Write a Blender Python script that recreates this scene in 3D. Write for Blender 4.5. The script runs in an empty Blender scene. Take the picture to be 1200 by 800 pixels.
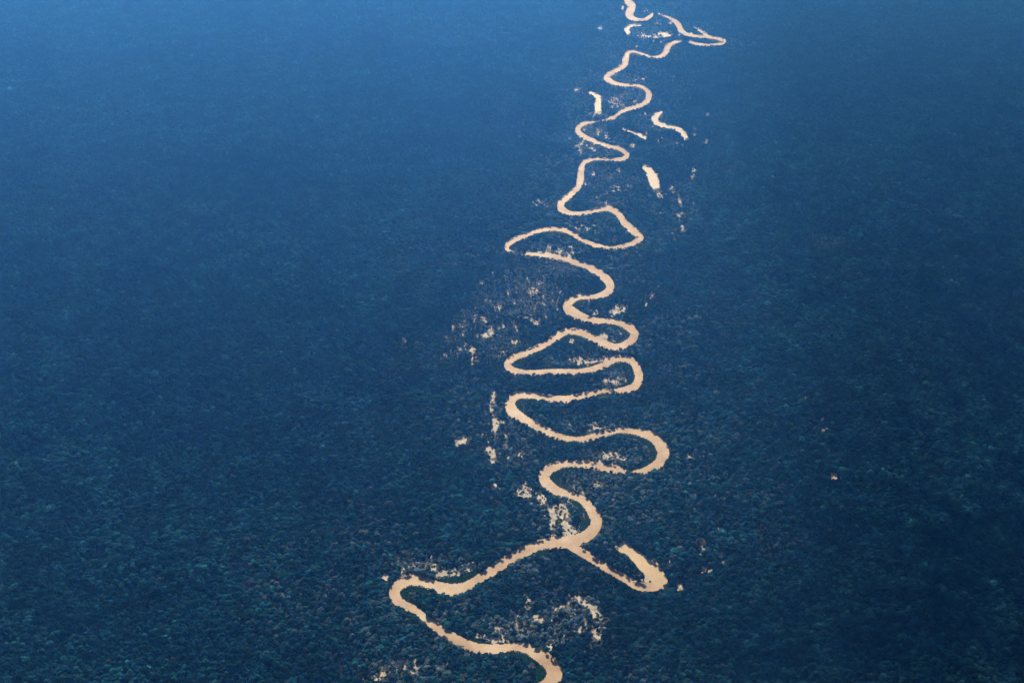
import bpy, math, random
import numpy as np
from mathutils import Vector

rng = np.random.default_rng(11)
random.seed(11)
S = bpy.context.scene
C = S.collection

# ------------------------------------------------------------------ camera
# The photograph was taken from an aircraft about 3 km above the forest.
H = 3000.0
F = 1400.0                       # focal length in pixels of a 1200 x 800 frame
P = math.radians(32.0)           # looking down 32 degrees
cp, sp = math.cos(P), math.sin(P)


def ground(x, y):
    """where the ray through pixel (x, y) of a 1200x800 frame meets flat ground"""
    x = np.asarray(x, float); y = np.asarray(y, float)
    dx = (x - 600) / F
    dy = (400 - y) / F
    vz = -sp + dy * cp
    t = -H / vz
    return dx * t, (cp + dy * sp) * t


def pixel(X, Y, Z):
    zz = Z - H
    d = Y * cp - zz * sp
    u = Y * sp + zz * cp
    return 600 + F * X / d, 400 - F * u / d


cam = bpy.data.cameras.new('camera')
cam.lens = F / 1200 * 36
cam.sensor_width = 36
cam.clip_start = 1
cam.clip_end = 400000
camo = bpy.data.objects.new('camera', cam)
C.objects.link(camo)
camo.location = (0, 0, H)
camo.rotation_euler = (math.pi / 2 - P, 0, 0)
S.camera = camo


# ------------------------------------------------------------------ noise
def vnoise(x, y, scale, seed):
    """smooth value noise, 0..1"""
    r = np.random.default_rng(seed)
    g = r.random((256, 256))
    u = x / scale + 1000.37
    v = y / scale + 1000.71
    i = np.floor(u).astype(int); j = np.floor(v).astype(int)
    a = u - i; b = v - j
    a = a * a * (3 - 2 * a); b = b * b * (3 - 2 * b)
    i0 = i % 256; i1 = (i + 1) % 256; j0 = j % 256; j1 = (j + 1) % 256
    return (g[i0, j0] * (1 - a) + g[i1, j0] * a) * (1 - b) + (g[i0, j1] * (1 - a) + g[i1, j1] * a) * b


def fnoise(x, y, scale, seed, octv=3):
    s = 0; w = 0; k = 1.0
    for o in range(octv):
        s = s + k * vnoise(x, y, scale / 2 ** o, seed + o)
        w += k; k *= .55
    return s / w


def sstep(a, b, x):
    t = np.clip((x - a) / (b - a), 0, 1)
    return t * t * (3 - 2 * t)


# ------------------------------------------------------------------ the river, traced then laid on the ground
RIVER_FAR = [(728, -30, 9), (731, -14, 9), (735.2, 0, 8), (740.4, 6.8, 9), (737.5, 16, 10), (742.6, 21.8, 5), (753.9, 23, 3), (761.8, 19, 5), (764, 14.5, 3)]
RIVER_GAP = [(771, 15.5, 1.5), (775.3, 17.5, 2), (786.5, 21.5, 3.5), (794.4, 28, 6), (797.8, 34.9, 6), (804.5, 40, 4), (815.8, 42.3, 3), (827, 42.8, 3),
             (838.3, 44.3, 3.2), (848.4, 47.7, 4.5), (845, 51.0, 3.2), (829.3, 52.7, 2.4), (815, 50.8, 3.4), (807.5, 48.8, 4)]
RIVER = [(799, 48.2, 2), (789, 49.5, 4), (782.5, 54.5, 6.5), (780.2, 60, 6.8), (774.8, 65.4, 4), (763, 66.8, 1.6), (755, 63.5, 3.5), (743.8, 60, 3), (736.2, 61, 4.5),
         (733.2, 67.5, 8), (731.5, 75, 7.5), (723.5, 81, 5.5), (713.4, 86.4, 7), (711.4, 91.6, 8), (719, 96.8, 4.5), (732.5, 99.5, 3), (746, 99.8, 3),
         (756.1, 103.5, 5), (760.6, 110.3, 7), (757, 119, 6), (746, 124.4, 4.5), (728, 130.5, 4.8), (717, 137.5, 4.2), (710, 140, 1.4), (694.3, 142, 3.2),
         (680.8, 146, 5), (677, 153, 6), (683.3, 158.8, 5), (696.5, 165, 4.8), (712.5, 170.2, 4.6), (726.5, 174, 4.8), (734.6, 180.3, 6), (729.5, 185.8, 4.4),
         (712.5, 186.2, 2.8), (696, 186, 3.6), (683.5, 190.8, 6), (680.5, 202.5, 8), (679, 215, 8), (670, 225.5, 6.8), (659.3, 235, 7.5), (657.5, 243.2, 8.5),
         (667.5, 249, 4.5), (685, 249.2, 4.2), (700, 245.4, 5), (712.5, 244, 6), (723.8, 249.5, 7), (732.5, 261, 8), (744, 270.8, 9), (750.3, 277.5, 8.5), (742.5, 284.6, 6),
         (730, 287.8, 4.5), (715, 289.3, 1.6), (700, 287.2, 4.5), (685, 282, 4.8), (670, 272.4, 5.5), (655, 267.8, 5.8), (640, 267.6, 5.8), (622.5, 272, 6),
         (605, 279, 6.8), (595.5, 285, 7), (594.2, 291.0, 4.5), (599, 294, 1), (607.5, 295, .6), (615, 295.6, 1), (622.5, 296.6, 5), (640, 298.6, 5.8), (657.5, 301.6, 5), (672.5, 306.5, 6), (690, 312.5, 6.8),
         (705, 321.3, 8.8), (714.5, 332.5, 10), (712, 341.5, 9), (697.5, 347, 5.2), (680, 347.6, 5.5), (668, 352.3, 9), (665, 359.5, 11), (674, 366.8, 11),
         (687.5, 372.5, 7.5), (702.5, 375.5, 6), (720, 376.3, 6.8), (735, 381.5, 9), (743.6, 390, 9.5), (737.5, 400, 8.8), (722.5, 406, 7.5), (707.5, 401.3, 8.2),
         (692.5, 393.6, 9), (680, 389, 8), (665, 387.6, 7.5), (653.8, 392.4, 9), (640, 402.3, 8), (620, 411.3, 7.5), (602.5, 418, 8.2), (594.6, 426, 8.8), (602.5, 433.4, 6.5),
         (620, 435.4, 4.8), (640, 434.7, 5), (660, 434.5, 5.2), (680, 434.3, 5.4), (700, 430.5, 7.5), (712.5, 423.6, 8.5), (725, 419.2, 7.5), (739, 421.5, 8.4), (745.5, 430, 9.8),
         (748.6, 441.3, 10.5), (744.5, 450.8, 9), (732.5, 455.6, 6.2), (721, 457, 3.8), (716, 457.2, 2.2), (711, 457.3, 3.8), (702.5, 458, 5.5), (682.5, 462.7, 6.5), (662.5, 466.8, 7.2), (645, 465.8, 7.2),
         (625, 462.4, 8.2), (607, 462.3, 9.5), (598.3, 470, 11.5), (600.5, 480.6, 13), (612.5, 489, 9.5), (627.5, 497.4, 7.8), (645, 506.2, 8.2), (662.5, 512.6, 6.2), (680, 514, 6),
         (700, 509.5, 6), (720, 504.5, 5.8), (740, 504.2, 7), (760, 509, 11), (771.5, 517.5, 13.2), (777, 530, 15.2), (771.5, 541.8, 11.5), (757.5, 549.6, 7), (743, 552, 2), (738, 552.5, 1), (733, 551.6, 2.5),
         (722.5, 549.2, 8), (705, 545.8, 7.6), (685, 542.8, 7), (665, 542.4, 7.5), (648, 546.5, 10.2), (637.6, 556.3, 13.2), (643, 567.5, 12), (657.5, 576, 8.6), (674, 581.3, 7.5),
         (686.5, 588.5, 10.5), (694.5, 599.5, 13), (698.8, 611.3, 14), (691.5, 623.6, 13.5), (675, 631.8, 13), (655, 634.5, 12.5), (635, 637, 12), (617.5, 643.3, 12), (595, 655.3, 12),
         (577.5, 666.8, 11.5), (560, 678.2, 10), (545, 686.6, 11), (530, 689.6, 13.5), (512.5, 686.5, 12.5), (495, 680, 12), (478, 679.2, 12), (465.8, 686, 12.8), (462.5, 696.3, 13),
         (470, 705.8, 10.5), (485, 712.8, 8), (497.5, 722.5, 7.5), (510, 732.5, 10), (527.5, 743.8, 10.5), (545, 753.4, 10.8), (562.5, 758.6, 11), (582.5, 758.8, 9.5), (602.5, 756.6, 9.6),
         (620, 760, 12.5), (635, 768.6, 16), (646.5, 778.8, 18), (649.5, 790, 19.5), (643, 801, 18), (628, 810, 16), (600, 822, 16), (565, 838, 17), (520, 870, 18), (480, 905, 18)]
SIDE_CHANNEL = [(664, 635, 9), (670, 640, 9), (690, 651.3, 10), (710, 664.5, 9), (730, 676, 8.5), (747, 685.6, 10), (762.5, 686.6, 11), (776, 682.5, 14)]
SIDE_LAKE = [(729.5, 637, 4.5), (735.5, 642.5, 8), (744, 650.5, 13), (754, 659.5, 17), (764, 669, 18), (774, 679, 17), (777, 685, 11)]
SIDE_LAKE_TAIL = [(722, 642, 3), (730, 645, 5), (737, 648, 6)]

OXBOWS = [
    ([(690, 108, 3), (696, 110, 5), (701, 115, 6), (700.4, 123, 8), (701, 131, 6)], 0.12),
    ([(775.3, 129.4, 4), (768, 136, 8), (769, 143, 6), (782, 147.4, 5), (793, 149.8, 6), (801, 156, 6), (804.5, 162, 4.5)], 0.1),
    ([(730, 149.8, 2.2), (743.8, 155.3, 3.6), (757.3, 161.5, 3.4)], 0.1),
    ([(753.4, 194.5, 4), (760, 199, 9), (764.5, 206, 12), (767, 214, 12), (768.5, 221, 8)], 0.05),
    ([(751, 29.2, 2.2), (741.5, 29.4, 3.2), (734.2, 33.7, 5), (737, 39.4, 4)], 0.15),
    ([(746, 43, 2.8), (759.5, 43, 3.2), (773, 41, 5.5), (785.4, 38.8, 7)], 0.2),
    ([(730, 7, 2.5), (729.6, 11, 3)], 0.2),
    ([(811, 31.5, 2), (818, 33.5, 3), (823, 37, 3.5), (829, 41, 3)], 0.3),
]
# sandy gaps and cleared ground: (polyline of x, y, width), how much of it trees keep
SAND = [
    ([(719, 636, 4), (726, 639, 7), (733, 637, 6), (738, 641, 6)], .4), ([(758, 650, 5), (768, 661, 7), (776, 670, 5)], .5), ([(762, 680, 4), (752, 676, 4), (742, 671, 3)], .6),
    ([(650, 590, 3), (646, 598, 6), (649, 606, 4), (647, 614, 7), (650, 622, 6), (651, 629, 12)], .3),
    ([(660, 628, 7), (668, 625.5, 4), (674, 622, 3)], .2),
    ([(626, 233, 4), (629, 236, 7), (633, 238, 5)], .5), ([(637, 235, 4), (640, 238, 7), (643, 240, 5)], .5),
    ([(566, 393.5, 4), (572.5, 390, 6), (577, 387, 4)], .15), ([(569, 375, 4), (573, 378, 5)], .4), ([(552, 408, 5), (556, 412, 5)], .4),
    ([(529, 417, 5), (534, 413, 5)], .6), ([(553, 419, 4), (557, 421, 4)], .4),
    ([(472, 399, 5), (475, 396, 4)], .4), ([(596, 340, 4), (598, 346, 4)], .5), ([(622, 339, 8), (630, 341, 5)], .45), ([(617, 369, 7), (625, 374, 6)], .5), ([(627, 377, 5), (631, 378, 4)], .3),
    ([(603, 402, 4), (607, 401, 5)], .3), ([(583, 362, 3), (586, 358, 4)], .5),
    ([(578.8, 456, 2.5), (577, 464, 4), (575.5, 472, 5)], .35), ([(576.5, 474, 4), (578.8, 486, 6), (580.5, 497, 6), (578, 506, 4)], .35),
    ([(564, 508, 6), (567, 515, 8), (571, 520, 5)], .5), ([(571, 522, 4), (575, 527, 7), (578.5, 536, 4)], .3), ([(570, 486, 3), (570.5, 491, 3)], .4),
    ([(533, 517, 6), (540, 515, 11), (547, 513.5, 10)], .22),
    ([(576, 569.5, 8), (584, 567, 13), (593, 566, 11)], .25), ([(590, 572, 7), (600, 573, 11), (610, 575, 12), (623, 576, 9)], .28),
    ([(629, 578, 5), (635, 584, 8), (637, 590, 6)], .45),
    ([(656, 590, 7), (659.5, 598, 11), (662, 607, 8)], .35), ([(652, 600, 6), (656, 605, 7)], .5),
    ([(659, 611, 5), (664, 617, 8), (667, 622, 11), (664, 627, 10)], .3), ([(672, 619, 3), (681, 614.5, 4)], .45), ([(672, 623, 3), (680, 619.5, 3)], .4),
    ([(511, 674.5, 4), (520, 672, 6), (531, 669.5, 7), (541, 667, 7), (550, 663.5, 7), (558, 660.5, 5)], .4),
    ([(470, 669.5, 5), (478, 666.5, 6), (484, 665, 4)], .55), ([(482, 661, 4), (492, 656, 4), (503, 653.3, 4), (512, 652.5, 3)], .6),
    ([(451.5, 672, 5), (451, 680, 6)], .25),
    ([(558, 744, 4), (566, 745.5, 4), (576, 747.5, 4.5), (586, 749.6, 4), (591, 750.6, 3)], .15),
    ([(563, 722, 8), (572, 727, 8), (580, 732, 7), (588, 742, 5)], .75), ([(591, 778, 9), (594, 770, 6)], .75),
    ([(617, 708, 6), (622, 704.5, 8), (626, 714, 6)], .35), ([(629, 722, 6), (633, 725, 7), (638, 719, 4)], .45), ([(643, 727, 5), (645, 724, 4)], .45),
    ([(643, 709, 4), (648, 711, 6), (653, 709, 4)], .45), ([(668, 702, 4), (674, 701.5, 6), (680, 703, 5)], .5), ([(676, 701.5, 5), (686, 705, 7), (694, 711, 7), (699.5, 719, 8), (703, 728, 9), (702, 738, 10), (697, 746, 9)], .22),
    ([(674, 735, 7), (681, 737, 8)], .5), ([(642, 754, 5), (646, 757.5, 6), (650, 759, 4)], .35), ([(650, 753, 5), (655, 750.5, 4)], .4), ([(661, 754, 4), (667, 754.5, 4)], .45),
    ([(624, 741, 4), (628, 739, 5)], .55),
    ([(436, 798, 6), (444, 793, 7), (452, 788, 6)], .6), ([(474, 780, 8), (483, 777, 10), (492, 777, 7)], .7),
    ([(722, 202, 3), (727, 199, 5)], .4), ([(694, 205, 3), (697, 201, 4)], .5), ([(713, 221, 5), (722, 220.5, 7), (736, 220, 6)], .6), ([(703, 237, 4), (711, 238, 5)], .5), ([(771.5, 226, 3), (774, 231, 4)], .4),
    ([(812.5, 195, 2), (813, 203, 3), (810, 208, 4)], .35), ([(785, 217, 3), (787, 221, 4)], .3), ([(796, 231, 2.5), (797, 240, 3)], .35), ([(799, 264, 4), (801, 269, 4)], .35), ([(805, 257, 3), (811, 264, 5)], .4),
    ([(793, 249, 3), (796, 254, 3)], .5), ([(827, 264, 3), (828, 271, 3)], .45), ([(773, 257, 3), (776, 260, 3)], .5),
    ([(684, 266, 5), (697, 268, 7), (712, 272, 5)], .65), ([(628, 286, 5), (645, 288, 9), (660, 292, 8)], .6), ([(664, 296, 5), (672, 300, 5)], .6),
    ([(715, 368, 5), (723, 362, 8), (733, 361, 5)], .42), ([(690, 367, 4), (697, 366, 5), (701, 364.5, 4)], .3), ([(762, 343, 4), (765, 347, 5)], .5), ([(757, 355, 3), (759, 357, 3)], .5),
    ([(703, 392, 2.5), (712, 394, 3.5)], .1), ([(718, 398, 2.5), (721, 399, 2.5)], .2), ([(668, 398, 4), (672, 400, 3)], .45),
    ([(667, 421, 5), (675, 419, 8), (683, 421, 7)], .55), ([(684, 424.5, 3), (696, 422.5, 3.5), (710, 420, 4)], .35),
    ([(707, 449, 3), (710, 443, 4)], .3), ([(721, 444, 6), (729, 442, 7)], .6), ([(687, 502, 6), (697, 499, 6), (706, 500, 4)], .6),
    ([(608, 530, 5), (612, 536, 6)], .55), ([(712, 535, 5), (722, 533, 5), (730, 537, 3)], .5), ([(796, 683, 5), (797.5, 691, 5)], .4), ([(817, 634, 2.5), (819, 630.5, 4)], .2), ([(778, 641, 2), (783, 641.3, 2.5)], .1),
    ([(770, 632, 4), (776, 630, 5)], .65), ([(805, 533, 5), (811, 531, 6)], .6), ([(809, 622, 5), (811, 618, 4)], .6),
    ([(736, 92, 4), (742, 92.5, 6), (747, 89, 4)], .5), ([(752, 91, 3), (759, 91, 3)], .6), ([(786, 92, 4), (791, 91.5, 5)], .4), ([(702, 31, 3), (704, 33.5, 3)], .4), ([(713, 116, 5), (720, 117.5, 7), (727, 121, 4)], .5),
    ([(700, 152, 4), (707, 157, 6), (715, 160, 4)], .6), ([(676, 170, 5), (679, 177, 5)], .45), ([(693, 173, 5), (695, 178, 5)], .45), ([(752, 153, 3), (757, 153, 3)], .4), ([(740, 171, 3), (742, 168, 4)], .3),
    ([(823, 164, 4), (829, 166, 4)], .45), ([(827, 134, 2.5), (831, 134, 2.5)], .3), ([(689, 77, 5), (694, 81, 4)], .5), ([(674, 104.5, 4), (680, 106, 4)], .4), ([(688, 130.5, 3), (700, 134, 4), (712, 133, 3)], .5),
    ([(775, 29, 4), (770, 25, 5)], .6), ([(752, 12, 5), (760, 9, 5)], .6),
    ([(943.5, 457, 2.5), (944.5, 459, 2.5)], .3), ([(942, 468, 3), (945, 467, 3)], .4), ([(955, 499, 2.5), (956, 501, 3)], .0), ([(963, 504, 2), (970, 503, 2)], .3), ([(971, 524, 1.6), (971, 532, 2)], .3),
    ([(974, 557.5, 5), (981, 557, 7)], .0), ([(971, 565, 2), (972, 566, 2)], .2), ([(853, 519, 3), (855, 515, 3)], .3), ([(805, 533, 5), (808, 534, 4)], .3), ([(838, 579, 2), (839, 580, 2)], .3),
    ([(833, 682, 2.4), (835, 682, 2.4)], .1), ([(873, 636, 2), (874, 638, 2.4)], .1), ([(915, 723, 2), (917, 725, 2.5)], .4), ([(838, 697, 3), (847, 697.5, 3)], .65),
]


# crumbs of bare sand between the low trees of the floodplain
_r = random.Random(5)
for cx_, cy_, rx_, ry_, n_ in [(600, 350, 60, 34, 26), (565, 395, 45, 34, 16), (510, 412, 36, 28, 7), (645, 292, 36, 9, 14), (690, 268, 30, 7, 10), (720, 222, 46, 18, 14), (650, 602, 22, 26, 12), (588, 520, 22, 40, 10), (640, 720, 50, 34, 20),
                               (480, 786, 44, 12, 10), (590, 738, 30, 18, 8), (500, 662, 30, 9, 8), (690, 422, 30, 10, 9), (700, 497, 36, 8, 9), (725, 535, 26, 8, 6), (800, 640, 50, 40, 12), (795, 245, 30, 40, 12), (720, 130, 40, 26, 12),
                               (770, 40, 40, 20, 12), (780, 150, 46, 22, 10), (690, 165, 24, 14, 9), (610, 572, 34, 8, 8), (700, 575, 36, 14, 9), (940, 490, 50, 50, 2), (870, 660, 60, 50, 8), (725, 364, 20, 7, 5), (722, 444, 14, 9, 5)]:
    for _k in range(int(n_ * 1.6)):
        a_, d_ = _r.random() * 6.283, _r.random() ** .6
        x_, y_ = cx_ + rx_ * d_ * math.cos(a_), cy_ + ry_ * d_ * math.sin(a_)
        l_ = (.5 + 1.7 * _r.random() ** 1.6) * (.6 + y_ / 900)
        SAND.append(([(x_ - l_, y_ + _r.uniform(-.8, .8), l_ * .9), (x_ + l_, y_ + _r.uniform(-.8, .8), l_ * 1.1)], _r.uniform(.15, .6)))


def smooth(pts, step=1.2):
    """Catmull-Rom through (x, y, width) points"""
    p = np.array(pts, float)
    p = np.vstack([2 * p[0] - p[1], p, 2 * p[-1] - p[-2]])
    out = []
    for i in range(1, len(p) - 2):
        a, b, c, d = p[i - 1], p[i], p[i + 1], p[i + 2]
        n = max(2, int(np.hypot(*(c - b)[:2]) / step))
        t = (np.arange(n) / n)[:, None]
        out.append(.5 * (2 * b + (c - a) * t + (2 * a - 5 * b + 4 * c - d) * t ** 2 + (3 * b - a - 3 * c + d) * t ** 3))
    out.append(p[-2][None])
    q = np.vstack(out)
    q[:, 2] = q[:, 2] * .94 - np.clip(5.5 - q[:, 2], 0, 3) * .08
    q[:, 2] = np.maximum(q[:, 2], .5)
    return q


# map of what the ground carries, kept as a raster in the survey's own pixels
SC = 3
X0, Y0, X1, Y1 = -160, -60, 1360, 960
RW, RH = (X1 - X0) * SC, (Y1 - Y0) * SC


def stamp(mask, q, grow=0.0, value=1):
    for x, y, w in q:
        if w < .95 and mask is water_mask:
            continue                      # trees meet over the water here
        r = (w / 2 + grow) * SC
        cx, cy = (x - X0) * SC, (y - Y0) * SC
        a, b = int(max(0, cx - r - 1)), int(min(RW - 1, cx + r + 2))
        c, d = int(max(0, cy - r - 1)), int(min(RH - 1, cy + r + 2))
        if a >= b or c >= d:
            continue
        yy, xx = np.mgrid[c:d, a:b]
        sel = (xx - cx) ** 2 + (yy - cy) ** 2 <= r * r
        sub = mask[c:d, a:b]
        sub[sel] = np.maximum(sub[sel], value)


def look(mask, x, y):
    i = np.clip(((x - X0) * SC).astype(int), 0, RW - 1)
    j = np.clip(((y - Y0) * SC).astype(int), 0, RH - 1)
    ok = (x > X0) & (x < X1) & (y > Y0) & (y < Y1)
    return np.where(ok, mask[j, i], 0)


water_lines = [smooth(l) for l in (RIVER_FAR, RIVER_GAP, RIVER, SIDE_CHANNEL, SIDE_LAKE, SIDE_LAKE_TAIL)]
water_mask = np.zeros((RH, RW), np.uint8)
for q in water_lines:
    stamp(water_mask, q)
ox_lines = [(smooth(l), k) for l, k in OXBOWS]
sand_lines = [(smooth(l), k) for l, k in SAND]
open_mask = np.zeros((RH, RW), np.float32)       # 1 = no tree may hide this, less = some may
for q, k in ox_lines:
    stamp(open_mask, q, 0, 1 if k < .16 else 1 - .6 * k)
for q, k in sand_lines:
    stamp(open_mask, q, .6, 1 - .55 * k)
open_mask = np.maximum(open_mask, water_mask)

# low green growth on the inside of the bends
grass_mask = np.zeros((RH, RW), np.uint8)
grass_lines = []
for q in water_lines[:3]:
    gx, gy = ground(q[:, 0], q[:, 1])
    k = 6
    n = len(q)
    cur = np.zeros(n)
    side = np.zeros(n)
    for i in range(k, n - k):
        a = np.array([gx[i] - gx[i - k], gy[i] - gy[i - k]]); b = np.array([gx[i + k] - gx[i], gy[i + k] - gy[i]])
        ang = math.atan2(a[0] * b[1] - a[1] * b[0], a @ b)
        cur[i] = ang / (np.hypot(*a) + np.hypot(*b)) * 2
    cur = np.convolve(cur, np.ones(9) / 9, 'same')
    tx, ty = np.gradient(q[:, 0]), np.gradient(q[:, 1])
    ln = np.hypot(tx, ty) + 1e-9
    nx, ny = -ty / ln, tx / ln
    sgn = np.where(cur > 0, -1, 1)                # the image's y axis points down
    amt = sstep(.0022, .0065, np.abs(cur))
    gw = amt * (2.0 + .55 * q[:, 2])
    keep = gw > 1.2
    gl = np.stack([q[:, 0] + sgn * nx * (q[:, 2] / 2 + gw / 2 - .2), q[:, 1] + sgn * ny * (q[:, 2] / 2 + gw / 2 - .2), gw], 1)[keep]
    grass_lines.append(gl)
    stamp(grass_mask, gl, 0)
for l in ([(508, 678, 4), (520, 681, 6), (532, 681, 8), (545, 677, 9), (556, 670.5, 7)], [(539, 742, 4), (552, 749, 6), (565, 751.5, 7), (580, 752.8, 4), (593, 752, 3)],
          [(470, 691, 6), (474, 700, 9), (484, 707, 8), (497, 716, 5)], [(682, 590, 4), (687, 600, 7), (690, 611, 7), (683, 620, 7), (673, 625, 4)],
          [(604, 420, 5), (604, 428, 6), (616, 431.5, 4), (640, 431, 4), (672, 430, 4), (695, 425, 5)], [(608, 475, 4), (612, 483, 5), (622, 490, 4)],
          [(645, 552, 3), (648, 562, 6), (658, 571, 4)], [(752, 510, 3), (762, 520, 7), (765, 532, 9), (760, 541, 7), (745, 546, 4)], [(738, 426, 4), (742, 440, 5), (735, 450, 4)],
          [(735, 168, 3), (760, 172, 5), (790, 166, 4)]):
    q = smooth(l); grass_lines.append(q); stamp(grass_mask, q)
grass_mask[water_mask > 0] = 0
grass_mask[open_mask > .8] = 0

rx, ry = ground(water_lines[2][::6, 0], water_lines[2][::6, 1])
rx2, ry2 = ground(water_lines[1][::6, 0], water_lines[1][::6, 1])
rx3, ry3 = ground(water_lines[0][::6, 0], water_lines[0][::6, 1])
RX = np.concatenate([rx3, rx2, rx]); RY = np.concatenate([ry3, ry2, ry])


def river_dist(x, y):
    out = np.empty(len(x))
    for i in range(0, len(x), 20000):
        s = slice(i, i + 20000)
        out[s] = np.sqrt(((x[s, None] - RX[None]) ** 2 + (y[s, None] - RY[None]) ** 2).min(1))
    return out


def terrain(x, y, dist=None):
    if dist is None:
        dist = river_dist(x, y)
    far = sstep(700, 2200, dist)
    r = 1 - np.abs(2 * vnoise(x + .35 * y, y, 1500, 70) - 1)       # low ridges
    h = 46 * (fnoise(x, y, 1900, 60, 3) - .35) + 30 * (r ** 2) * fnoise(x, y, 2600, 66, 2)
    return far * np.maximum(h, 0) - .3


# ------------------------------------------------------------------ materials
def mat(name):
    m = bpy.data.materials.new(name)
    m.use_nodes = True
    nt = m.node_tree
    b = nt.nodes['Principled BSDF']
    return m, nt, b


def node(nt, kind, **kw):
    n = nt.nodes.new(kind)
    for k, v in kw.items():
        setattr(n, k, v)
    return n


def ramp(nt, fac, stops):
    r = node(nt, 'ShaderNodeValToRGB')
    e = r.color_ramp.elements
    e[0].position, e[0].color = stops[0][0], (*stops[0][1], 1)
    e[1].position, e[1].color = stops[-1][0], (*stops[-1][1], 1)
    for p, c in stops[1:-1]:
        x = e.new(p); x.color = (*c, 1)
    nt.links.new(fac, r.inputs[0])
    return r.outputs[0]


def tex(nt, scale, detail=4, rough=.55, stretch=None):
    g = node(nt, 'ShaderNodeNewGeometry')
    n = node(nt, 'ShaderNodeTexNoise')
    n.inputs['Scale'].default_value = scale
    n.inputs['Detail'].default_value = detail
    n.inputs['Roughness'].default_value = rough
    if stretch:
        mp = node(nt, 'ShaderNodeMapping')
        mp.inputs['Scale'].default_value = stretch
        nt.links.new(g.outputs['Position'], mp.inputs[0])
        nt.links.new(mp.outputs[0], n.inputs['Vector'])
    else:
        nt.links.new(g.outputs['Position'], n.inputs['Vector'])
    return n.outputs['Fac']


def noise_mat(name, scale, stops, rough=.9, detail=4, bump=0.0, bscale=None, spec=.05):
    m, nt, b = mat(name)
    f = tex(nt, scale, detail)
    nt.links.new(ramp(nt, f, stops), b.inputs['Base Color'])
    b.inputs['Roughness'].default_value = rough
    b.inputs['Specular IOR Level'].default_value = spec
    if bump:
        bp = node(nt, 'ShaderNodeBump')
        bp.inputs['Strength'].default_value = 1
        bp.inputs['Distance'].default_value = bump
        nt.links.new(tex(nt, bscale or scale, 3), bp.inputs['Height'])
        nt.links.new(bp.outputs[0], b.inputs['Normal'])
    return m


M_GROUND = noise_mat('forest_floor', .02, [(.3, (.006, .012, .008)), (.55, (.010, .018, .011)), (.75, (.018, .024, .015))], bump=6, bscale=.06)
M_RIVER = noise_mat('muddy_water', .011, [(.28, (.185, .114, .066)), (.5, (.265, .174, .110)), (.72, (.330, .238, .162))], rough=.6, detail=5, bump=.1, bscale=.08, spec=.2)
nt = M_RIVER.node_tree
_b = nt.nodes['Principled BSDF']
_src = _b.inputs['Base Color'].links[0].from_socket
_mx = node(nt, 'ShaderNodeMix', data_type='RGBA', blend_type='MULTIPLY')
_mx.inputs[0].default_value = 1
nt.links.new(_src, _mx.inputs[6])
nt.links.new(ramp(nt, tex(nt, .0022, 5, .65), [(.36, (.74, .66, .58)), (.5, (.97, .97, .98)), (.63, (1.08, 1.18, 1.34))]), _mx.inputs[7])
nt.links.new(_mx.outputs[2], _b.inputs['Base Color'])
M_OXBOW = noise_mat('pale_silty_water', .01, [(.3, (.25, .20, .150)), (.7, (.32, .265, .21))], rough=.55, bump=.1, bscale=.1, spec=.25)
M_LAKE = noise_mat('lake_water', .008, [(.3, (.26, .180, .108)), (.7, (.34, .255, .175))], rough=.6, bump=.1, bscale=.1, spec=.25)
M_SAND = noise_mat('pale_sand', .035, [(.32, (.18, .152, .128)), (.5, (.31, .282, .255)), (.68, (.41, .392, .368))], detail=6, bump=.5, bscale=.15)
M_GRASS = noise_mat('bank_grass', .03, [(.3, (.03, .06, .02)), (.7, (.07, .11, .035))], bump=.8, bscale=.3)

m, nt, b = mat('canopy_leaves')
at = node(nt, 'ShaderNodeAttribute', attribute_name='tint', attribute_type='INSTANCER')
sh = node(nt, 'ShaderNodeAttribute', attribute_name='clump', attribute_type='GEOMETRY')
mx = node(nt, 'ShaderNodeMix', data_type='RGBA', blend_type='MULTIPLY')
mx.inputs[0].default_value = 1
nt.links.new(at.outputs['Color'], mx.inputs[6]); nt.links.new(sh.outputs['Color'], mx.inputs[7])
nt.links.new(mx.outputs[2], b.inputs['Base Color'])
b.inputs['Roughness'].default_value = .8
b.inputs['Specular IOR Level'].default_value = .03
tr = node(nt, 'ShaderNodeBsdfTranslucent'); nt.links.new(mx.outputs[2], tr.inputs[0])
ms = node(nt, 'ShaderNodeMixShader'); ms.inputs[0].default_value = .25
nt.links.new(b.outputs[0], ms.inputs[1]); nt.links.new(tr.outputs[0], ms.inputs[2])
nt.links.new(ms.outputs[0], nt.nodes['Material Output'].inputs[0])
M_CANOPY = m


def leaf_mat(name):
    m, nt, b = mat(name)
    oi = node(nt, 'ShaderNodeObjectInfo')
    sh = node(nt, 'ShaderNodeAttribute', attribute_name='clump', attribute_type='GEOMETRY')
    mx = node(nt, 'ShaderNodeMix', data_type='RGBA', blend_type='MULTIPLY')
    mx.inputs[0].default_value = 1
    nt.links.new(oi.outputs['Color'], mx.inputs[6]); nt.links.new(sh.outputs['Color'], mx.inputs[7])
    nt.links.new(mx.outputs[2], b.inputs['Base Color'])
    b.inputs['Roughness'].default_value = .8
    b.inputs['Specular IOR Level'].default_value = .03
    tr = node(nt, 'ShaderNodeBsdfTranslucent'); nt.links.new(mx.outputs[2], tr.inputs[0])
    ms = node(nt, 'ShaderNodeMixShader'); ms.inputs[0].default_value = .25
    nt.links.new(b.outputs[0], ms.inputs[1]); nt.links.new(tr.outputs[0], ms.inputs[2])
    nt.links.new(ms.outputs[0], nt.nodes['Material Output'].inputs[0])
    return m


M_LEAF = leaf_mat('crown_leaves')
M_BARK = noise_mat('bark', .8, [(.3, (.10, .085, .07)), (.7, (.22, .19, .16))])


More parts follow.
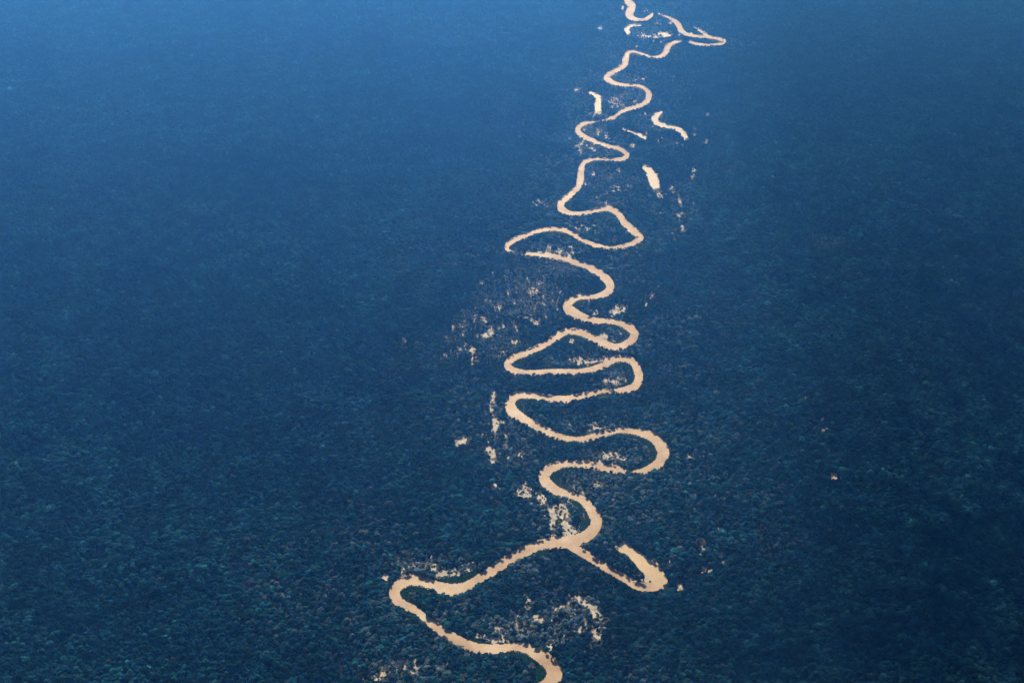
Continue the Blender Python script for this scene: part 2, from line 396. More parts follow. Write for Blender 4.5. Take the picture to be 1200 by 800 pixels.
# ------------------------------------------------------------------ mesh helpers
def mesh_obj(name, verts, faces, material, parent=None, link=True):
    me = bpy.data.meshes.new(name)
    me.from_pydata([tuple(v) for v in verts], [], [tuple(f) for f in faces])
    me.materials.append(material)
    o = bpy.data.objects.new(name, me)
    if link:
        C.objects.link(o)
    if parent:
        o.parent = parent
    return o


def structure(o):
    o['kind'] = 'structure'
    return o


import bmesh


def ico(sub):
    bm = bmesh.new()
    bmesh.ops.create_icosphere(bm, subdivisions=sub, radius=1)
    v = np.array([x.co[:] for x in bm.verts]); f = np.array([[y.index for y in x.verts] for x in bm.faces])
    bm.free()
    return v, f


ICO1, ICO2 = ico(1), ico(2)


def crown_data(r, h0, h1, clumps, csize, seed, flat=.7, leaves=200, sub=1, open_=0.0):
    """leaf clumps and loose sprays spread through an umbrella-shaped volume"""
    R = np.random.default_rng(seed)
    V, Fc, shade = [], [], []
    iv, jf = (ICO1, ICO2)[sub - 1]
    n = 0
    lob = R.random(6) * 6.28
    for i in range(clumps):
        a = R.random() * 6.283
        d = math.sqrt(R.random()) * (1 - open_ * R.random() * .2)
        rim = 1 + .22 * math.sin(2 * a + lob[0]) + .16 * math.sin(3 * a + lob[1]) + .1 * math.sin(5 * a + lob[2])
        px, py = d * rim * r * math.cos(a), d * rim * r * math.sin(a)
        top = h1 - (h1 - h0) * flat * d ** 2.2
        z = top - R.random() ** 1.6 * (h1 - h0) * .55
        s = csize * (.65 + .7 * R.random())
        dv = iv * (1 + .35 * (R.random(len(iv))[:, None] - .5)) * s * np.array([1, 1, .72])
        V.append(dv + [px, py, z - s * .4]); Fc.append(jf + n); n += len(iv)
        c = .72 + .5 * R.random()
        shade.append(np.full(len(iv), c))
    quads = []
    for i in range(leaves):
        a = R.random() * 6.283; d = R.random() ** .4 * 1.08
        rim = 1 + .22 * math.sin(2 * a + lob[0]) + .16 * math.sin(3 * a + lob[1]) + .1 * math.sin(5 * a + lob[2])
        px, py = d * rim * r * math.cos(a), d * rim * r * math.sin(a)
        z = h1 - (h1 - h0) * flat * d ** 2.2 + (R.random() - .35) * csize * .9
        s = csize * (.18 + .22 * R.random())
        u = R.normal(size=3); u /= np.linalg.norm(u); w = np.cross(u, R.normal(size=3)); w /= np.linalg.norm(w) + 1e-6
        p = np.array([px, py, z])
        V.append(np.array([p - u * s, p + w * s * .6, p + u * s, p - w * s * .6])); quads.append((n, n + 1, n + 2, n + 3)); n += 4
        shade.append(np.full(4, .7 + .6 * R.random()))
    faces = [tuple(int(k) for k in f) for f in np.vstack(Fc)] + quads
    return np.vstack(V), faces, np.concatenate(shade)


def crown_obj(name, data, material, link=False):
    v, f, s = data
    o = mesh_obj(name, v, f, material, link=link)
    a = o.data.color_attributes.new('clump', 'FLOAT_COLOR', 'POINT')
    col = np.ones((len(v), 4), np.float32); col[:, :3] = s[:, None]
    a.data.foreach_set('color', col.ravel())
    return o


def limb(V, Fc, a, b, ra, rb, k=7):
    a, b = np.array(a, float), np.array(b, float)
    d = b - a; d /= np.linalg.norm(d)
    u = np.cross(d, [.3, .9, .1]); u /= np.linalg.norm(u); w = np.cross(d, u)
    n = len(V)
    for p, r in ((a, ra), (b, rb)):
        for i in range(k):
            t = 6.2832 * i / k
            V.append(p + r * (math.cos(t) * u + math.sin(t) * w))
    for i in range(k):
        j = (i + 1) % k
        Fc.append((n + i, n + j, n + k + j, n + k + i))
    Fc.append(tuple(n + k + i for i in range(k)))


# ------------------------------------------------------------------ floodplain: shorter, greyer, thinner growth (pixel blobs laid on the ground)
FLOOD = [(700, 175, 40, 12, .9), (690, 155, 26, 10, .9), (735, 115, 26, 12, .9), (720, 92, 26, 7, .9), (760, 40, 34, 9, .9), (770, 145, 34, 14, .8), (700, 205, 26, 10, .9), (650, 240, 26, 8, .8), (760, 232, 20, 26, .7), (803, 240, 26, 36, .6), (690, 707, 14, 7, 1.0), (699, 718, 9, 9, 1.0), (703, 732, 8, 12, 1.0), (698, 746, 10, 7, 1.0), (662, 754, 26, 6, 1.0), (645, 708, 20, 7, .9), (624, 712, 12, 10, .9), (632, 722, 10, 8, .9), (676, 735, 14, 7, .8), (590, 735, 26, 16, .9), (606, 350, 62, 30, .85), (566, 395, 52, 34, .72), (515, 410, 38, 28, .5), (640, 310, 50, 25, .7), (690, 572, 40, 20, .8), (745, 600, 50, 40, .55), (480, 785, 55, 16, .9), (596, 735, 34, 22, .8),
         (660, 725, 55, 32, .8), (720, 225, 55, 25, .7), (650, 292, 45, 14, .9), (690, 268, 40, 10, .8), (700, 120, 55, 40, .7), (790, 90, 40, 25, .5), (740, 45, 60, 40, .6),
         (620, 150, 60, 60, .35), (965, 285, 24, 10, .55), (675, 425, 42, 14, 1.0), (690, 497, 45, 12, .9), (720, 445, 20, 14, .9), (725, 392, 30, 13, .9), (590, 520, 40, 30, .6), (660, 600, 25, 22, .8),
         (490, 662, 30, 12, .9), (550, 440, 40, 30, .5), (590, 475, 25, 40, .55), (800, 300, 70, 60, .35), (820, 200, 60, 60, .35), (720, 535, 35, 10, .9), (800, 540, 40, 30, .45), (820, 640, 40, 30, .4),
         (640, 200, 30, 25, .5), (905, 600, 30, 20, .4), (910, 640, 50, 30, .35), (430, 720, 30, 20, .3), (700, 560, 20, 10, .7), (695, 345, 30, 12, .6), (560, 380, 40, 20, .8)]
FINE = [(960, 660, 90, 60), (975, 432, 55, 22), (560, 400, 90, 50), (600, 340, 80, 40), (300, 210, 90, 30), (905, 700, 50, 40)]   # close-grained palm stands


def blob(lst, x, y):
    out = np.zeros_like(x)
    for e in lst:
        d = ((x - e[0]) / e[2]) ** 2 + ((y - e[1]) / e[3]) ** 2
        out = np.maximum(out, (e[4] if len(e) > 4 else 1) * (1 - sstep(.35, 1.35, d)))
    return out


# ------------------------------------------------------------------ ground sheet out to the horizon
def axis(lo, hi, step, far, n):
    inner = np.arange(lo, hi + 1, step)
    left = lo - (far - abs(lo)) * (np.linspace(1, 0, n, endpoint=False) ** 2)
    right = hi + (far - abs(hi)) * (1 - np.linspace(1, 0, n, endpoint=False)[::1]) ** 0 * np.linspace(1 / n, 1, n) ** 2
    return np.concatenate([left, inner, right])


gx = axis(-6000, 6000, 75, 40000, 14)
gy = axis(0, 14000, 75, 45000, 14)
GX, GY = np.meshgrid(gx, gy)
gz = terrain(GX.ravel(), GY.ravel())
V = np.stack([GX.ravel(), GY.ravel(), gz], 1)
nx_, ny_ = len(gx), len(gy)
ii = np.arange(nx_ * ny_).reshape(ny_, nx_)
Fq = np.stack([ii[:-1, :-1], ii[:-1, 1:], ii[1:, 1:], ii[1:, :-1]], -1).reshape(-1, 4)
g = structure(mesh_obj('ground', V.tolist(), Fq.tolist(), M_GROUND))
for p in g.data.polygons:
    p.use_smooth = True


# thinner soil cover in the floodplain
_gx, _gy = pixel(V[:, 0], np.maximum(V[:, 1], 600), V[:, 2] * 0)
soil = np.where(V[:, 1] > 2000, blob(FLOOD, _gx, _gy), 0)
_a = g.data.attributes.new('soil', 'FLOAT', 'POINT'); _a.data.foreach_set('value', soil.astype(np.float32))
nt = M_GROUND.node_tree
_b = nt.nodes['Principled BSDF']
_src = _b.inputs['Base Color'].links[0].from_socket
_mx = node(nt, 'ShaderNodeMix', data_type='RGBA')
_at = node(nt, 'ShaderNodeAttribute', attribute_name='soil', attribute_type='GEOMETRY')
nt.links.new(_at.outputs['Fac'], _mx.inputs[0])
nt.links.new(_src, _mx.inputs[6])
nt.links.new(ramp(nt, tex(nt, .03, 5, .6), [(.33, (.035, .045, .035)), (.52, (.12, .11, .095)), (.66, (.24, .215, .19))]), _mx.inputs[7])
nt.links.new(_mx.outputs[2], _b.inputs['Base Color'])

# ------------------------------------------------------------------ water and sand
def ribbon(name, q, z, material, side=.9, near=2.2, rag=0.0, seed=0):
    """lays a traced band (centre line and width) on the ground as one sheet"""
    R = np.random.default_rng(seed)
    n = len(q)
    tx, ty = np.gradient(q[:, 0]), np.gradient(q[:, 1])
    ln = np.hypot(tx, ty) + 1e-9
    nx, ny = -ty / ln, tx / ln
    w = np.maximum(q[:, 2], 3.0 if near > 2 else 0) / 2 + side
    j1 = 1 + rag * (R.random(n) - .5); j2 = 1 + rag * (R.random(n) - .5)
    lx, ly = q[:, 0] + nx * w * j1, q[:, 1] + ny * w * j1 + np.maximum(ny, 0) * near
    sx, sy = q[:, 0] - nx * w * j2, q[:, 1] - ny * w * j2 + np.maximum(-ny, 0) * near
    cols = 5
    V, Fc = [], []
    for i in range(n):
        for c in range(cols):
            t = c / (cols - 1)
            X, Y = ground(lx[i] * (1 - t) + sx[i] * t, ly[i] * (1 - t) + sy[i] * t)
            V.append((float(X), float(Y), z))
    for i in range(n - 1):
        for c in range(cols - 1):
            a = i * cols + c
            Fc.append((a, a + 1, a + cols + 1, a + cols))
    o = mesh_obj(name, V, Fc, material)
    # all faces upward
    bm = bmesh.new(); bm.from_mesh(o.data)
    for f in bm.faces:
        f.normal_update()
        if f.normal.z < 0:
            f.normal_flip()
    bm.to_mesh(o.data); bm.free()
    return structure(o)


names = ['river', 'river', 'river', 'side_channel', 'lake', 'side_channel']
for i, (nme, q) in enumerate(zip(names, water_lines)):
    m_ = M_LAKE if nme == 'lake' or i == 5 else M_RIVER
    ribbon(nme, q, (.24, .25, .26, .265, .27, .255)[i], m_, side=.1, near=2.2 if i < 3 else .8, rag=.06, seed=i)
for i, (q, k) in enumerate(ox_lines):
    ribbon('oxbow_lake', q, .22, M_OXBOW, side=.3, near=.8, rag=.35, seed=50 + i)
for i, (q, k) in enumerate(sand_lines):
    ribbon('sandbar', q, .03 + .0015 * (i % 100), M_SAND, side=.8, near=1.2, rag=.8, seed=100 + i)

# ------------------------------------------------------------------ where the trees stand
def crown_hits(x, y, z, h, r, mask):
    """the most protected ground any point of the tree's outline would cover"""
    m = np.zeros(len(x), np.float32)
    for fz, fx in ((1.0, 0), (.88, .6), (.88, -.6), (.7, 1.0), (.7, -1.0), (.45, 0), (.45, .7), (.45, -.7), (.1, 0)):
        px, py = pixel(x + fx * r, y - (0.35 * r if fz > .5 else 0), z + fz * h)
        m = np.maximum(m, look(mask, px, py))
    return m


step = 13.2
yy = np.arange(2350, 12500, step)
pts = []
for i, y in enumerate(yy):
    half = (y * cp + H * sp) / F * 600 * 1.14 + 120
    xs = np.arange(-half, half, step * (1 + .12 * sstep(6000, 11000, y)))
    pts.append(np.stack([xs + (step / 2 if i % 2 else 0), np.full(len(xs), y)], 1))
pts = np.vstack(pts)
pts += rng.uniform(-.47, .47, pts.shape) * step
# close-grained palm stands: a second, tighter planting
p1x, p1y = pixel(pts[:, 0], pts[:, 1], 0 * pts[:, 0])
ex = pts[np.maximum(blob(FINE, p1x, p1y), .8 * blob(FLOOD, p1x, p1y)) > rng.random(len(pts)) + .1]
pts = np.vstack([pts, ex + rng.uniform(-9, 9, ex.shape)])
X, Y = pts[:, 0], pts[:, 1]
dist = river_dist(X, Y)
Z = terrain(X, Y, dist)
px, py = pixel(X, Y, Z)
wob = fnoise(X, Y, 160, 5, 3)
near_river = 1 - sstep(140, 900, dist * (.7 + .7 * fnoise(X, Y, 700, 9, 2)))
flood = np.clip(np.maximum(blob(FLOOD, px, py) * (.35 + 1.1 * wob), near_river * .48 * (.2 + 1.3 * wob)), 0, 1)
fine = blob(FINE, px, py)
size_field = .8 + .5 * fnoise(X, Y, 420, 21, 3)
u = rng.random(len(X))
rad = (5.3 + 8.6 * rng.beta(1.3, 3.0, len(X)) * 1.3) * size_field
rad = rad * (1 - .42 * flood) * (1 - .26 * fine)
hgt = (17 + rad * 1.05 + rng.normal(0, 4.6, len(X))) * (.84 + .4 * fnoise(X, Y, 260, 31, 3))
hgt = hgt * (1 - .38 * flood) * (1 - .08 * fine)
hgt = hgt * (1 - .24 * (1 - sstep(45, 110, dist)))
hgt = np.clip(hgt, 7, 46)
keep = rng.random(len(X)) < 1 - .30 * np.clip(flood - .45, 0, 1) * (wob > .48)
# keep the river and the clearings open
clr = fnoise(X, Y, 46, 88, 2)
clr = np.clip((clr - .25) / .5, .01, .995)                # trees gather in clumps in the half-open places
hit = crown_hits(X, Y, Z, hgt, rad, open_mask)
gh = crown_hits(X, Y, Z, hgt * .8, rad * .7, grass_mask.astype(np.float32))
bad = (hit > 1 - .75 * np.maximum(1 - clr, .008)) | (gh > 0)
h2, r2 = hgt * .55, rad * .62
hit2 = crown_hits(X, Y, Z, h2, r2, open_mask)
gh2 = crown_hits(X, Y, Z, h2 * .6, r2 * .6, grass_mask.astype(np.float32))
ok2 = (hit2 <= 1 - .75 * np.maximum(1 - clr, .008)) & (gh2 == 0)
# a few tall ones lean over the near bank and break its line
tip = crown_hits(X, Y, Z, hgt * .72, rad * .6, (open_mask > .75).astype(np.float32))
over = bad & (tip == 0) & (gh == 0) & (rng.random(len(X)) < .18)
use_small = bad & ok2 & ~over
hgt = np.where(use_small, h2, hgt); rad = np.where(use_small, r2, rad)
keep &= (~bad) | ok2 | over

# colours of the crowns
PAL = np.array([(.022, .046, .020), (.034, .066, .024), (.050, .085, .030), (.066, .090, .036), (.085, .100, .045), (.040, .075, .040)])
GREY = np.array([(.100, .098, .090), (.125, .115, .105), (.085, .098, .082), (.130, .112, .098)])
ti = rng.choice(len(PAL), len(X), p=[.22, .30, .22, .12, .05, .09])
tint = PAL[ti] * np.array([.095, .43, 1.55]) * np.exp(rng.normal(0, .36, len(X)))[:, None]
patch = fnoise(X, Y, 900, 41, 4)
clus = fnoise(X, Y, 75, 47, 3)
tint *= (.60 + .86 * sstep(.28, .74, clus))[:, None]
tint *= (.80 + .40 * sstep(.3, .7, patch))[:, None]
tint[:, 0] *= .85 + .4 * fnoise(X, Y, 500, 45, 2)
gsel = rng.random(len(X)) < .004 + .72 * np.clip(flood - .06, 0, 1)
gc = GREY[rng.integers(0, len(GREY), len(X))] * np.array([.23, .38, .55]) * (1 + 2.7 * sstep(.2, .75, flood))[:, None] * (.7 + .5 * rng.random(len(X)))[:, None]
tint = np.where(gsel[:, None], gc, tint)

# ------------------------------------------------------------------ the large single trees: chosen among those that show largest
TALL = 290
cand = np.where(keep & (px > -5) & (px < 1205) & (py > 560) & (py < 806))[0]
score = rad[cand] * (1 + .9 * sstep(560, 800, py[cand])) * (.75 + .5 * rng.random(len(cand)))
order = cand[np.argsort(-score)]
taken = []
cell = {}
for i in order:
    key = (int(X[i] // 50), int(Y[i] // 50))
    if any((key[0] + a, key[1] + b_) in cell and (X[cell[(key[0] + a, key[1] + b_)]] - X[i]) ** 2 + (Y[cell[(key[0] + a, key[1] + b_)]] - Y[i]) ** 2 < 48 ** 2 for a in (-1, 0, 1) for b_ in (-1, 0, 1)):
        continue
    cell[key] = i
    taken.append(i)
    if len(taken) >= TALL:
        break
taken = np.array(taken)
big_r = np.clip(rad[taken] * 1.15, 12, 23)
big_h = np.clip(hgt[taken] * 1.1 + 1.5, 20, 50)
bh = crown_hits(X[taken], Y[taken], Z[taken], big_h, big_r, open_mask)
big_r = np.where(bh > .3, rad[taken], big_r); big_h = np.where(bh > .3, hgt[taken], big_h)
keep[taken] = False
# room for the large crowns
near = np.zeros(len(X), bool)
for k, i in enumerate(taken):
    d2 = (X - X[i]) ** 2 + (Y - Y[i]) ** 2
    near |= (d2 < (big_r[k] * .75) ** 2)
keep &= ~near

kx, ky, kz, kr, kh, kt = X[keep], Y[keep], Z[keep], rad[keep], hgt[keep], tint[keep]
print('forest trees', len(kx))

# ------------------------------------------------------------------ prototypes of forest trees (kept out of the scene; the forest instances them)
protos = bpy.data.collections.new('forest_tree_kinds')
kinds = [dict(flat=.75, clumps=22, csize=3.1), dict(flat=.9, clumps=26, csize=2.7), dict(flat=.55, clumps=18, csize=3.3), dict(flat=1.1, clumps=22, csize=3.0),
         dict(flat=.8, clumps=30, csize=2.3), dict(flat=.65, clumps=16, csize=3.4), dict(flat=1.0, clumps=20, csize=2.9), dict(flat=.6, clumps=24, csize=2.6)]
for i, k in enumerate(kinds):
    # unit tree: crown radius 8 m, height 25 m
    d = crown_data(7.0, 12, 24.2, k['clumps'], k['csize'], 300 + i, k['flat'], leaves=70)
    o = crown_obj('forest_tree', d, M_CANOPY)
    V, Fc = [], []
    limb(V, Fc, (0, 0, -1), (0, 0, 17), .45, .25, 5)
    bm = bmesh.new(); bm.from_mesh(o.data)
    vs = [bm.verts.new(v) for v in V]
    o.data.materials.append(M_BARK)
    for f in Fc:
        nf = bm.faces.new([vs[j] for j in f]); nf.material_index = 1
    bm.to_mesh(o.data); bm.free()
    protos.objects.link(o)

bushes = bpy.data.collections.new('bush_kinds')
for i in range(3):
    d = crown_data(3.0, .2, 3.0, 9, 1.3, 400 + i, .7, leaves=30)
    bushes.objects.link(crown_obj('bush', d, M_CANOPY))


def scatter(name, x, y, z, scale, rot, idx, tint, coll, kind='stuff'):
    """one object that plants copies from a collection at its points"""
    n = len(x)
    me = bpy.data.meshes.new(name)
    me.vertices.add(n)
    me.vertices.foreach_set('co', np.stack([x, y, z], 1).astype(np.float32).ravel())
    a = me.attributes.new('sc', 'FLOAT_VECTOR', 'POINT'); a.data.foreach_set('vector', scale.astype(np.float32).ravel())
    a = me.attributes.new('rot', 'FLOAT', 'POINT'); a.data.foreach_set('value', rot.astype(np.float32))
    a = me.attributes.new('idx', 'INT', 'POINT'); a.data.foreach_set('value', idx.astype(np.int32))
    a = me.attributes.new('tint', 'FLOAT_COLOR', 'POINT')
    a.data.foreach_set('color', np.concatenate([tint, np.ones((n, 1))], 1).astype(np.float32).ravel())
    o = bpy.data.objects.new(name, me)
    C.objects.link(o)
    o['kind'] = kind
    ng = bpy.data.node_groups.new(name + '_planting', 'GeometryNodeTree')
    ng.interface.new_socket('Geometry', in_out='INPUT', socket_type='NodeSocketGeometry')
    ng.interface.new_socket('Geometry', in_out='OUTPUT', socket_type='NodeSocketGeometry')
    gi, go = ng.nodes.new('NodeGroupInput'), ng.nodes.new('NodeGroupOutput')
    ci = ng.nodes.new('GeometryNodeCollectionInfo')
    ci.inputs['Collection'].default_value = coll
    ci.inputs['Separate Children'].default_value = True
    ci.inputs['Reset Children'].default_value = True
    ip = ng.nodes.new('GeometryNodeInstanceOnPoints')
    ip.inputs['Pick Instance'].default_value = True
    def attr(nm, tp):
        k = ng.nodes.new('GeometryNodeInputNamedAttribute'); k.data_type = tp; k.inputs[0].default_value = nm
        return [s for s in k.outputs if s.enabled][0]
    cx = ng.nodes.new('ShaderNodeCombineXYZ')
    L = ng.links.new
    L(attr('rot', 'FLOAT'), cx.inputs[2])
    L(gi.outputs[0], ip.inputs['Points']); L(ci.outputs[0], ip.inputs['Instance'])
    L(attr('idx', 'INT'), ip.inputs['Instance Index'])
    L(cx.outputs[0], ip.inputs['Rotation']); L(attr('sc', 'FLOAT_VECTOR'), ip.inputs['Scale'])
    L(ip.outputs[0], go.inputs[0])
    md = o.modifiers.new('planting', 'NODES')
    md.node_group = ng
    return o


n = len(kx)
forest = scatter('forest', kx, ky, kz, np.stack([kr / 8 * rng.uniform(.78, 1.28, n), kr / 8 * rng.uniform(.78, 1.28, n), kh / 25], 1), rng.random(n) * 6.283, rng.integers(0, len(kinds), n), kt, protos)
forest['label'] = 'dense rainforest canopy covering the plain on both sides of the river'
forest['category'] = 'forest'

# low scrub and grass: inside of the bends, clearings and the thin parts of the floodplain
step = 4.2
bx, by, bt, bs = [], [], [], []
for y in np.arange(2700, 11000, 4.6):
    x0, x1 = [(p - 600) / F * (y * cp + H * sp) for p in (380, 900)]
    xs = np.arange(x0, x1, 4.6 if y < 7000 else 6.5)
    bx.append(xs); by.append(np.full(len(xs), y))
bx = np.concatenate(bx); by = np.concatenate(by)
bx = bx + rng.uniform(-2, 2, len(bx)); by = by + rng.uniform(-2, 2, len(by))
bpx, bpy_ = pixel(bx, by, 0 * bx)
ing = look(grass_mask, bpx, bpy_) > 0
op = look(open_mask, bpx, bpy_)
sel = ing
tpx, tpy = pixel(bx, by, 0 * bx + 3.0)
sel &= look(water_mask, tpx, tpy) == 0
gxs, gys = bx[sel], by[sel]
gt = np.array([.012, .052, .024]) * (.75 + .5 * rng.random(len(gxs)))[:, None]
gs = .55 + .5 * rng.random(len(gxs))
scrub = scatter('grass', gxs, gys, 0 * gxs, np.stack([gs, gs, gs * .9], 1), rng.random(len(gxs)) * 6.283, rng.integers(0, 3, len(gxs)), gt, bushes)
sel = (op > 0) & (op < .93) & (rng.random(len(bx)) < .20 * (1 - op) * 2 * fnoise(bx, by, 40, 77, 2) * 1.6) & ~ing
sx, sy = bx[sel], by[sel]
st = GREY[rng.integers(0, 4, len(sx))] * .5
st[rng.random(len(sx)) < .5] = (.022, .036, .016)
ss = .7 + .9 * rng.random(len(sx))
scatter('undergrowth', sx, sy, 0 * sx, np.stack([ss, ss, ss * 1.2], 1), rng.random(len(sx)) * 6.283, rng.integers(0, 3, len(sx)), st, bushes)
print('bushes', len(gxs), len(sx))

# ------------------------------------------------------------------ the large single trees
CLR = [('dark green', (.026, .052, .022)), ('mid green', (.045, .085, .030)), ('light green', (.080, .115, .045)), ('olive', (.075, .088, .040)), ('blue-green', (.036, .076, .046)), ('grey', (.125, .118, .108))]
tall_kinds = []
for i in range(6):
    rootp = bpy.data.objects.new('canopy_tree', None)
    V, Fc = [], []
    R = np.random.default_rng(900 + i)
    limb(V, Fc, (0, 0, -1), (0, 0, 3), 1.0, .6, 9)
    limb(V, Fc, (0, 0, 3), (.3, .2, 18), .6, .42, 9)
    for k in range(6):
        a = k * 1.047 + R.random() * .6
        limb(V, Fc, (.3, .2, 16.5 + k * .3), (5.2 * math.cos(a), 5.2 * math.sin(a), 21 + R.random() * 2), .26, .1, 6)
    trunk = mesh_obj('trunk', V, Fc, M_BARK, link=False)
    d = crown_data(8.0, 15 - (i % 3), 27, 46 + 6 * (i % 3), 2.0 + .25 * (i % 2), 950 + i, (.75, 1.0, .6, .85, 1.1, .7)[i], leaves=420, sub=1)
    crown = crown_obj('crown', d, M_LEAF)
    tall_kinds.append((rootp, trunk, crown))


def plant(kind, x, y, z, r, h, rot, col):
    t0, tr0, c0 = tall_kinds[kind]
    t = t0.copy(); C.objects.link(t)
    t.location = (x, y, z); t.rotation_euler = (0, 0, rot); t.scale = (r / 8.6 * random.uniform(.82, 1.2), r / 8.6 * random.uniform(.82, 1.2), h / 28)
    for src in (tr0, c0):
        c = src.copy(); C.objects.link(c); c.parent = t; c.color = (*col, 1)
    return t


tall = []
for k, i in enumerate(taken):
    lum = tint[i].sum()
    if gsel[i]:
        ci = 5
    else:
        ci = int(rng.choice(5, p=[.28, .34, .12, .14, .12]))
    v = .8 + .4 * rng.random()
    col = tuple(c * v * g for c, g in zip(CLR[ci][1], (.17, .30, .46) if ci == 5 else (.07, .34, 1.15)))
    kind = int(rng.integers(0, 6))
    t = plant(kind, X[i], Y[i], Z[i], big_r[k], big_h[k], rng.random() * 6.283, col)
    tall.append(dict(o=t, ci=ci, r=big_r[k], h=big_h[k], px=px[i], py=py[i], kind=kind))

# what tells each large tree from the others: its crown, then the feature it stands by
MARKS = [('the lowest river bend', 640, 775), ('the hairpin bend', 463, 694), ('the river junction', 655, 634), ('the side channel', 712, 666), ('the pale side lake', 758, 662),
         ('the curved sandy scar', 692, 722), ('the long sandy strip', 535, 670), ('the straight reach', 600, 653), ('the upper bend', 697, 608), ('the wide upper loop', 774, 530),
         ('the sandy gap', 600, 571), ('the narrow river neck', 485, 712), ('the grassy bar', 570, 750), ('the white clearing', 978, 558),
         ("the picture's bottom left corner", 0, 800), ("the picture's bottom right corner", 1200, 800), ("the picture's left edge", 0, 680), ("the picture's left edge", 0, 590),
         ("the picture's right edge", 1200, 680), ("the picture's right edge", 1200, 590), ("the picture's bottom edge", 250, 800), ("the picture's bottom edge", 930, 800)]
SIZE = ['narrow', 'medium', 'broad']
FORM = ['rounded', 'domed', 'flat', 'bushy', 'steep', 'spreading']
DIR = ['right of', 'above right of', 'above', 'above left of', 'left of', 'below left of', 'below', 'below right of']
rs = np.sort([t['r'] for t in tall])
groups = {}
for t in tall:
    size = 0 if t['r'] < rs[len(rs) // 3] else (1 if t['r'] < rs[2 * len(rs) // 3] else 2)
    ds = [math.hypot(t['px'] - a, t['py'] - b_) for _, a, b_ in MARKS]
    k = int(np.argmin(ds)); nm, a, b_ = MARKS[k]
    d = ds[k]
    way = 'just' if d < 30 else ('a little' if d < 65 else ('some way' if d < 120 else 'far'))
    if 'edge' in nm:
        rel = 'close to' if min(t['px'], 1200 - t['px'], 800 - t['py']) < 45 else ('not far from' if min(t['px'], 1200 - t['px'], 800 - t['py']) < 100 else 'far in from')
        place = rel + ' ' + nm
    elif 'corner' in nm:
        place = ('close to ' if d < 70 else 'not far from ') + nm
    else:
        place = way + ' ' + DIR[int(round(math.atan2(b_ - t['py'], t['px'] - a) / (math.pi / 4))) % 8] + ' ' + nm
    t['o']['category'] = 'tree'
    t['o']['group'] = 'large trees standing out of the rainforest canopy'
    groups.setdefault('%s %s %s tree %s' % (SIZE[size], CLR[t['ci']][0], FORM[t['kind']], place), []).append(t)
for lab, lst in groups.items():
    lst.sort(key=lambda t: t['px'])
    for i, t in enumerate(lst):
        if len(lst) == 1:
            t['o']['label'] = lab
        elif len(lst) == 2:
            t['o']['label'] = lab + ', ' + ('left', 'right')[i] + ' of two'
        else:
            t['o']['label'] = lab + ', ' + ('first', 'second', 'third', 'fourth', 'fifth', 'sixth', 'seventh', 'eighth')[min(i, 7)] + ' from left'
        wd = t['o']['label'].split()
        if len(wd) > 15:
            t['o']['label'] = t['o']['label'].replace("the picture's ", 'the ').replace('a little ', '').replace('some way ', '')
            print(len(t['o']['label'].split()), t['o']['label'])

# ------------------------------------------------------------------ light, air and sky
SUN_EL, SUN_AZ = math.radians(36), math.radians(-8)      # ahead of the camera, a little to the left

# unseen cloud puffs added overhead to shade the plain's right side and near haze
shade_puff_kind = bpy.data.collections.new('shade_puff_kinds')
M_PUFF = noise_mat('puff_white', .01, [(.3, (.75, .76, .78)), (.7, (.85, .85, .86))], rough=1)
for i in range(3):
    R = np.random.default_rng(70 + i)
    iv, jf = ICO2
    o = mesh_obj('puff', iv * (1 + .3 * (R.random(len(iv))[:, None] - .5)), jf.tolist(), M_PUFF, link=False)
    shade_puff_kind.objects.link(o)
NQ = 300000
qx = rng.uniform(-3600, 4600, NQ); qy = rng.uniform(-4200, 10500, NQ)
cpx, cpy = pixel(qx, np.maximum(qy, 2400), 0 * qx)
nz = fnoise(qx, qy, 900, 91, 2) - .5
shade = .86 * sstep(830, 1120, cpx + .28 * (cpy - 620) + 90 * nz) * sstep(430, 690, cpy) + .36 * sstep(880, 1160, cpx) * (1 - sstep(430, 690, cpy)) * sstep(-50, 330, cpy)
# nearer than the frame's lower edge, puffs are added to dim the haze below
s0x, s0y = H / math.tan(SUN_EL) * -math.sin(SUN_AZ), -H / math.tan(SUN_EL) * math.cos(SUN_AZ)
y8 = float(ground(600, 800)[1])
x8 = s0x + (qx - s0x) * (y8 - s0y) / np.maximum(qy - s0y, 60)
p8 = 600 + (x8 / (y8 * cp + H * sp)) * F
shade = np.where(qy < y8, .52 * sstep(y8 - 150, y8 - 700, qy) + .36 * sstep(840, 1130, p8 + 70 * nz), shade)
shade = np.clip(shade * (.92 + .16 * fnoise(qx, qy, 900, 93, 2)), 0, .92)
PR = 16.0
need = -np.log(1 - shade) / (math.pi * PR * PR / math.sin(SUN_EL))          # puffs per square metre of ground
have = NQ / (8200 * 14700)
sel = rng.random(len(qx)) < need / have
ch = rng.uniform(3500, 3900, sel.sum())
cxs = qx[sel] + ch / math.tan(SUN_EL) * math.sin(SUN_AZ); cys = qy[sel] + ch / math.tan(SUN_EL) * math.cos(SUN_AZ)
cs = PR * rng.uniform(.7, 1.3, len(cxs))
print('puffs', len(cxs), (need / have).max())
scatter('shade_puffs', cxs, cys, ch, np.stack([cs, cs, cs * .8], 1), rng.random(len(cxs)) * 6.283, rng.integers(0, 3, len(cxs)), np.ones((len(cxs), 3)), shade_puff_kind)

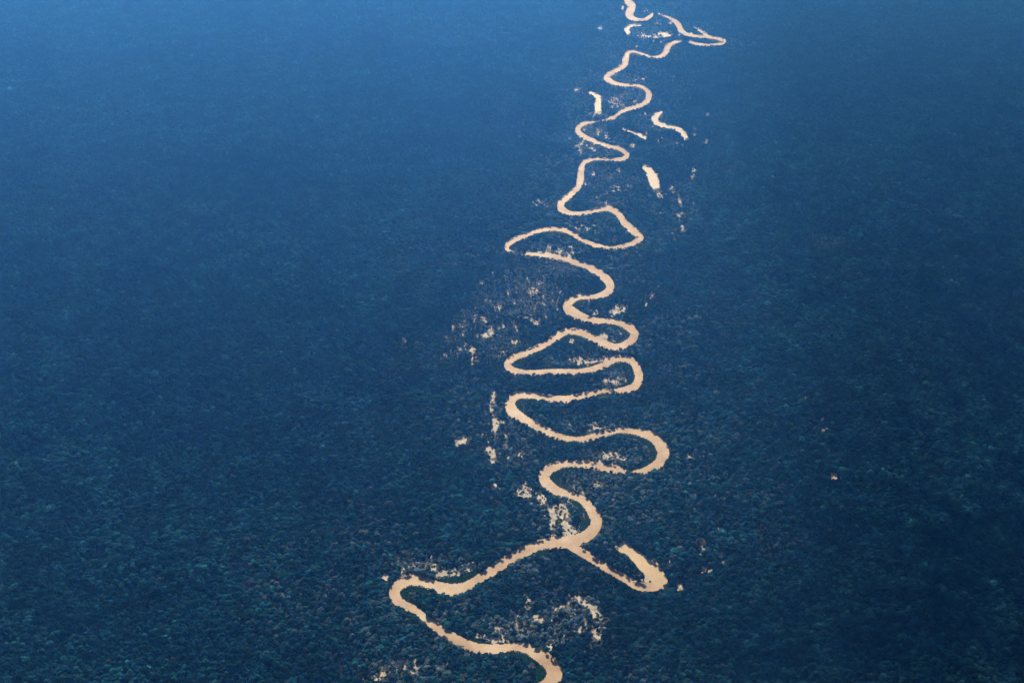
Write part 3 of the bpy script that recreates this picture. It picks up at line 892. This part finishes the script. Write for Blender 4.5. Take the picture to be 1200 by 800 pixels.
sun = bpy.data.lights.new('sun', 'SUN')
sun.energy = 4.6
sun.angle = math.radians(.55)
sun.color = (1, .955, .88)
so = bpy.data.objects.new('sun', sun); C.objects.link(so)
sdir = Vector((math.sin(SUN_AZ) * math.cos(SUN_EL), math.cos(SUN_AZ) * math.cos(SUN_EL), math.sin(SUN_EL)))
so.rotation_euler = sdir.to_track_quat('Z', 'Y').to_euler()
so.location = (0, 0, 5000)

w = bpy.data.worlds.new('World'); S.world = w
w.use_nodes = True
nt = w.node_tree
bg = nt.nodes['Background']
sky = nt.nodes.new('ShaderNodeTexSky')
sky.sky_type = 'NISHITA'
sky.sun_disc = False
sky.sun_elevation = SUN_EL
sky.sun_rotation = SUN_AZ
sky.altitude = 0
nt.links.new(sky.outputs[0], bg.inputs[0])
bg.inputs[1].default_value = .05

hz, hnt, hb = mat('haze')
hnt.nodes.remove(hb)
pv = hnt.nodes.new('ShaderNodeVolumePrincipled')
pv.inputs['Color'].default_value = (.068, .325, 1.0, 1)
pv.inputs['Absorption Color'].default_value = (1, 1, 1, 1)
pv.inputs['Density'].default_value = 6.5e-5
pv.inputs['Anisotropy'].default_value = .7
hnt.links.new(pv.outputs[0], hnt.nodes['Material Output'].inputs['Volume'])
HV = [(x, y, z) for z in (-3, H + 60) for y in (-1500 - 44000, 46500) for x in (-41500, 41500)]
HF = [(0, 2, 3, 1), (4, 5, 7, 6), (0, 1, 5, 4), (2, 6, 7, 3), (0, 4, 6, 2), (1, 3, 7, 5)]
ho = mesh_obj('haze', HV, HF, hz)
ho['kind'] = 'stuff'

S.view_settings.view_transform = 'Standard'
S.view_settings.look = 'None'
S.view_settings.exposure = 1.0
S.view_settings.gamma = 1
S.render.engine = 'CYCLES'
S.cycles.use_denoising = True
S.cycles.denoiser = 'OPENIMAGEDENOISE'
S.cycles.denoising_prefilter = 'NONE'
S.cycles.denoising_input_passes = 'RGB_ALBEDO_NORMAL'
S.cycles.max_bounces = 4
S.cycles.diffuse_bounces = 2
S.cycles.volume_bounces = 1
